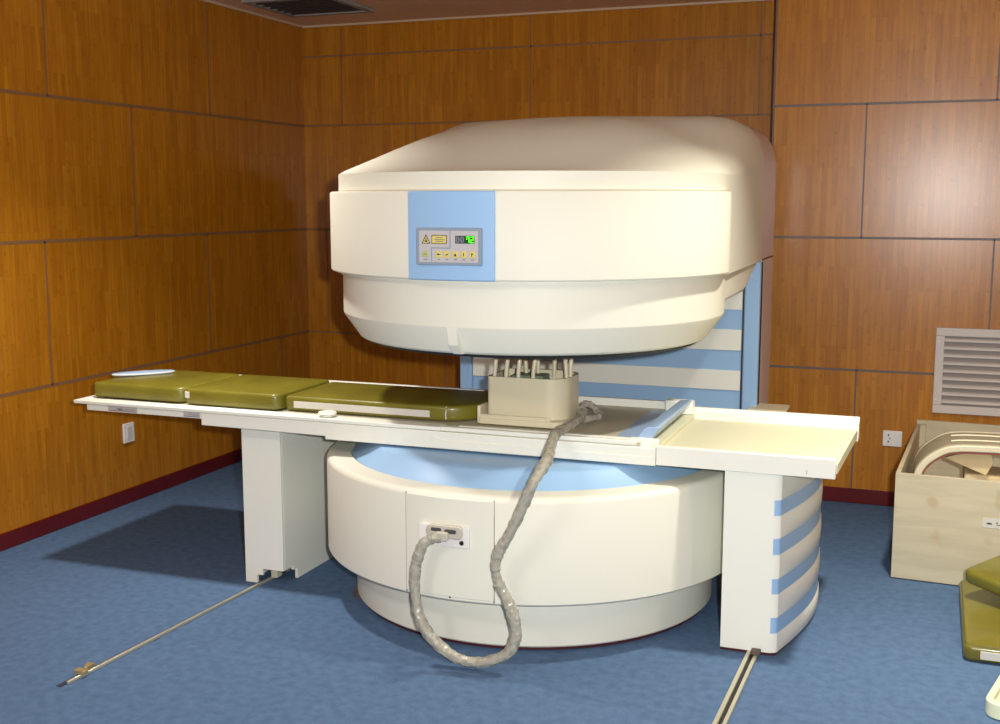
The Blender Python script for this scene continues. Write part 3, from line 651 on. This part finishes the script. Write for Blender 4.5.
# ------------------------------------------------------------------ crate and its contents
K = thing('plywood_crate', (-.095, 4.96, 0), 'open pale plywood crate on the carpet against the back wall', 'crate')
kx0, kx1, ky0, ky1, kz, tk = -.095, .92, 4.96, 6.14, .455, .018
obj('side_panel', B(kx0, kx1, ky0, ky0+tk, .004, kz), 'crate', K, bev=.002)
obj('side_panel', B(kx0, kx1, ky1-tk, ky1, .004, kz+.02), 'crate', K, bev=.002)
obj('side_panel', B(kx0, kx0+tk, ky0+tk, ky1-tk, .004, kz), 'crate', K, bev=.002)
obj('side_panel', B(kx1-tk, kx1, ky0+tk, ky1-tk, .004, kz), 'crate', K, bev=.002)
obj('bottom_panel', B(kx0+tk, kx1-tk, ky0+tk, ky1-tk, .004, .03), 'crate', K)
obj('corner_batten', B(kx0+tk, kx0+tk+.03, ky1-tk-.03, ky1-tk, .03, kz), 'crate', K, bev=.002)
obj('corner_batten', B(kx0+tk, kx0+tk+.02, ky0+tk, ky0+tk+.02, .03, kz-.02), 'crate', K, bev=.002)
st = obj('shipping_label', B(.250, .335, ky0-.0015, ky0, .262, .302), 'label', K)
bm = bmesh.new(); g2 = lambda pts: prism(bm, pts, 'y', ky0-.0022, ky0-.0015)
g2([(.262, .279), (.270, .284), (.282, .282), (.286, .277), (.272, .276)]); g2([(.300, .288), (.306, .288), (.306, .283), (.300, .283)]); g2([(.300, .278), (.326, .278), (.326, .2755), (.300, .2755)])
sub('label_print', bm, 'ink', st)
K.rotation_euler = (0, 0, radians(-3.3))
# arch shaped body coil
A_ = thing('body_coil', (.29, 5.4, .03), 'cream arched body coil with grey padded top standing in the plywood crate', 'medical coil')
def archpts(ri, ro, cx=.333, foot=.035):
    base = [(-.362, foot), (-.362, .30), (-.360, .37), (-.349, .424), (-.313, .476), (-.247, .523), (-.183, .540), (-.08, .545), (0, .546)]
    def off(d):      # d = distance outside the base outline
        P = spline([(x, 0, z) for x, z in base], 5); P = [(p.x, p.z) for p in P]; out = []
        for i, (x, z) in enumerate(P):
            a = P[max(i-1, 0)]; b = P[min(i+1, len(P)-1)]; tx, tz = b[0]-a[0], b[1]-a[1]; l = sqrt(tx*tx+tz*tz)
            if i == len(P)-1: tx, tz, l = 1, 0, 1
            out.append((x-tz/l*d, z+tx/l*d))
        out[0] = (out[0][0], foot); L_ = [(cx+x, z) for x, z in out]
        return L_+[(2*cx-x, z) for x, z in L_[:-1][::-1]]
    return off(ro-.358), off(ri-.358)[::-1]
def arch(ri, ro, ya, yb, name, m_, **k):
    o_, i_ = archpts(ri, ro); bm = bmesh.new(); i_ = i_[::-1]; n = len(o_)
    vs = [[bm.verts.new((x, y, z)) for x, z in L_] for L_, y in ((o_, ya), (i_, ya), (i_, yb), (o_, yb))]
    for q in range(4):
        A, D = vs[q], vs[(q+1) % 4]
        for j in range(n-1): bm.faces.new((A[j], A[j+1], D[j+1], D[j]))
    bm.faces.new([v[0] for v in vs]); bm.faces.new([v[-1] for v in vs][::-1])
    return obj(name, bm, m_, A_, smooth=40, **k)
arch(.328, .358, 5.20, 5.225, 'front_rim', 'coilw', bev=.006)
arch(.331, .360, 5.226, 5.50, 'coil_padding', 'coilg', bev=.008)
arch(.328, .361, 5.501, 5.525, 'rear_rim', 'coilw', bev=.006)
arch(.322, .3275, 5.202, 5.50, 'inner_liner', 'coilr')
for y in (5.30, 5.42):
    o_, _i = archpts(.3, .3605); obj('edge_strap', tube(bmesh.new(), [(x, y, z) for x, z in o_[28:54]], .005, 6), 'coilw', A_, smooth=50)
fm = obj('foam_wedge', prism(bmesh.new(), [(.098, .474), (.137, .490), (.189, .502), (.284, .502), (.294, .470), (.266, .408), (.16, .450)], 'y', 5.24, 5.40), 'foam', None, bev=.003)
tag(fm, 'cream foam wedge lying in the plywood crate under the arched coil', 'foam wedge')
fb = obj('packing_block', B(.18, .46, 5.26, 5.46, .031, .407), 'foam', None, bev=.01); tag(fb, 'pale packing block under the foam wedge inside the plywood crate', 'packing block')

# ------------------------------------------------------------------ things at the right edge
F1 = thing('floor_cushion', (.45, 4.45, 0), 'flat olive vinyl cushion with white edge strip lying on the carpet', 'cushion')
fq = rrect(0.170, .80, 4.115, 4.86, [.03, .03, .03, .03])
obj('pad', cushion(bmesh.new(), fq, .002, .062, .018), 'olive', F1, smooth=50)
obj('fabric_strip', B(.225, .70, 4.111, 4.12, .016, .044), 'label', F1, bev=.001)
obj('edge_piping', tube(bmesh.new(), [(x, y, .058) for x, y in rrect(.178, .792, 4.123, 4.852, .028)+[rrect(.178, .792, 4.123, 4.852, .028)[0]]], .003, 6), 'olived', F1, smooth=50)
F2 = thing('wedge_cushion', (.5, 4.6, .066), 'olive vinyl cushion turned cornerwise, propped above the flat floor cushion', 'cushion')
o = obj('pad', cushion(bmesh.new(), rrect(-.02, .52, -.02, .32, .04), 0, .055, .018), 'olive', F2, smooth=50)
o.matrix_parent_inverse = Matrix.Identity(4); o.location = (-.305, .02, .06); o.rotation_euler = (radians(6), radians(4), radians(-38))
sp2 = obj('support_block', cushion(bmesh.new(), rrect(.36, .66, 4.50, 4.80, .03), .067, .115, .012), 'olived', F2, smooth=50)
F3 = thing('plastic_tray', (.45, 3.8, 0), 'pale plastic tray with raised rim standing at the lower right edge of the photo', 'tray')
tr = obj('rim', shell_box(bmesh.new(), rrect(0, .5, 0, .42, .05, 6), rrect(.022, .478, .022, .398, .035, 6), .0, .05, .03), 'tray', F3, bev=.004)
tr.matrix_parent_inverse = Matrix.Identity(4); tr.location = (-.235, -.13, .001); tr.rotation_euler = (0, 0, radians(-14))
ti = obj('inner_mat', prism(bmesh.new(), rrect(.03, .47, .03, .39, .03), 'z', .0305, .036), 'beige', F3); ti.matrix_parent_inverse = Matrix.Identity(4); ti.location = tr.location; ti.rotation_euler = tr.rotation_euler

# ------------------------------------------------------------------ lights
def area(name, loc, sx, sy, power, color, rot=(0, 0, 0), spread=180):
    l = bpy.data.lights.new(name, 'AREA'); l.shape = 'RECTANGLE'; l.size = sx; l.size_y = sy; l.energy = power; l.color = color; l.spread = radians(spread)
    o = bpy.data.objects.new(name, l); COL.objects.link(o); o.location = loc; o.rotation_euler = rot; return o
area('left_ceiling_downlight', (-2.75, 3.85, 2.66), .14, .14, 17, (1, .94, .86), spread=100)
area('right_ceiling_downlight', (.13, 4.0, 2.66), .12, .12, 25, (1, .95, .80), spread=104)
area('front_fill_light', (-2.3, 1.0, 2.66), .6, .6, 30, (1, .96, .9))  # fill added to lift the left front and the floor, no fixture there
rl = bpy.data.lights.new('right_fill_light', 'POINT'); rl.energy = 30; rl.color = (1, .93, .80); rl.shadow_soft_size = .08
ro = bpy.data.objects.new('right_fill_light', rl); COL.objects.link(ro); ro.location = (2.1, 3.3, 2.35)  # unseen point fill added to brighten the pedestal flank and the ceiling
fl = bpy.data.lights.new('camera_flash', 'SPOT'); fl.energy = 500; fl.color = (1, .99, .97); fl.shadow_soft_size = .03; fl.spot_size = radians(110); fl.spot_blend = .4
fo = bpy.data.objects.new('camera_flash', fl); COL.objects.link(fo); fo.location = (.13, .02, 1.66)
wd = bpy.data.worlds.new('World'); bpy.context.scene.world = wd; wd.use_nodes = True
wd.node_tree.nodes['Background'].inputs[0].default_value = (.5, .45, .4, 1); wd.node_tree.nodes['Background'].inputs[1].default_value = .05

# ------------------------------------------------------------------ camera
cam = bpy.data.cameras.new('camera'); co = bpy.data.objects.new('camera', cam); COL.objects.link(co)
cam.sensor_width = 36; cam.lens = 1150/1000*36; cam.clip_start = .02
co.location = (0, 0, 1.58); pitch = math.atan(162/1150)
co.rotation_euler = (pi/2-pitch, 0, radians(20.5)); fo.rotation_euler = co.rotation_euler
sc_ = bpy.context.scene; sc_.camera = co
sc_.view_settings.view_transform = 'Standard'; sc_.view_settings.look = 'None'; sc_.view_settings.gamma = 1; sc_.view_settings.exposure = 0
sc_.view_settings.use_curve_mapping = False
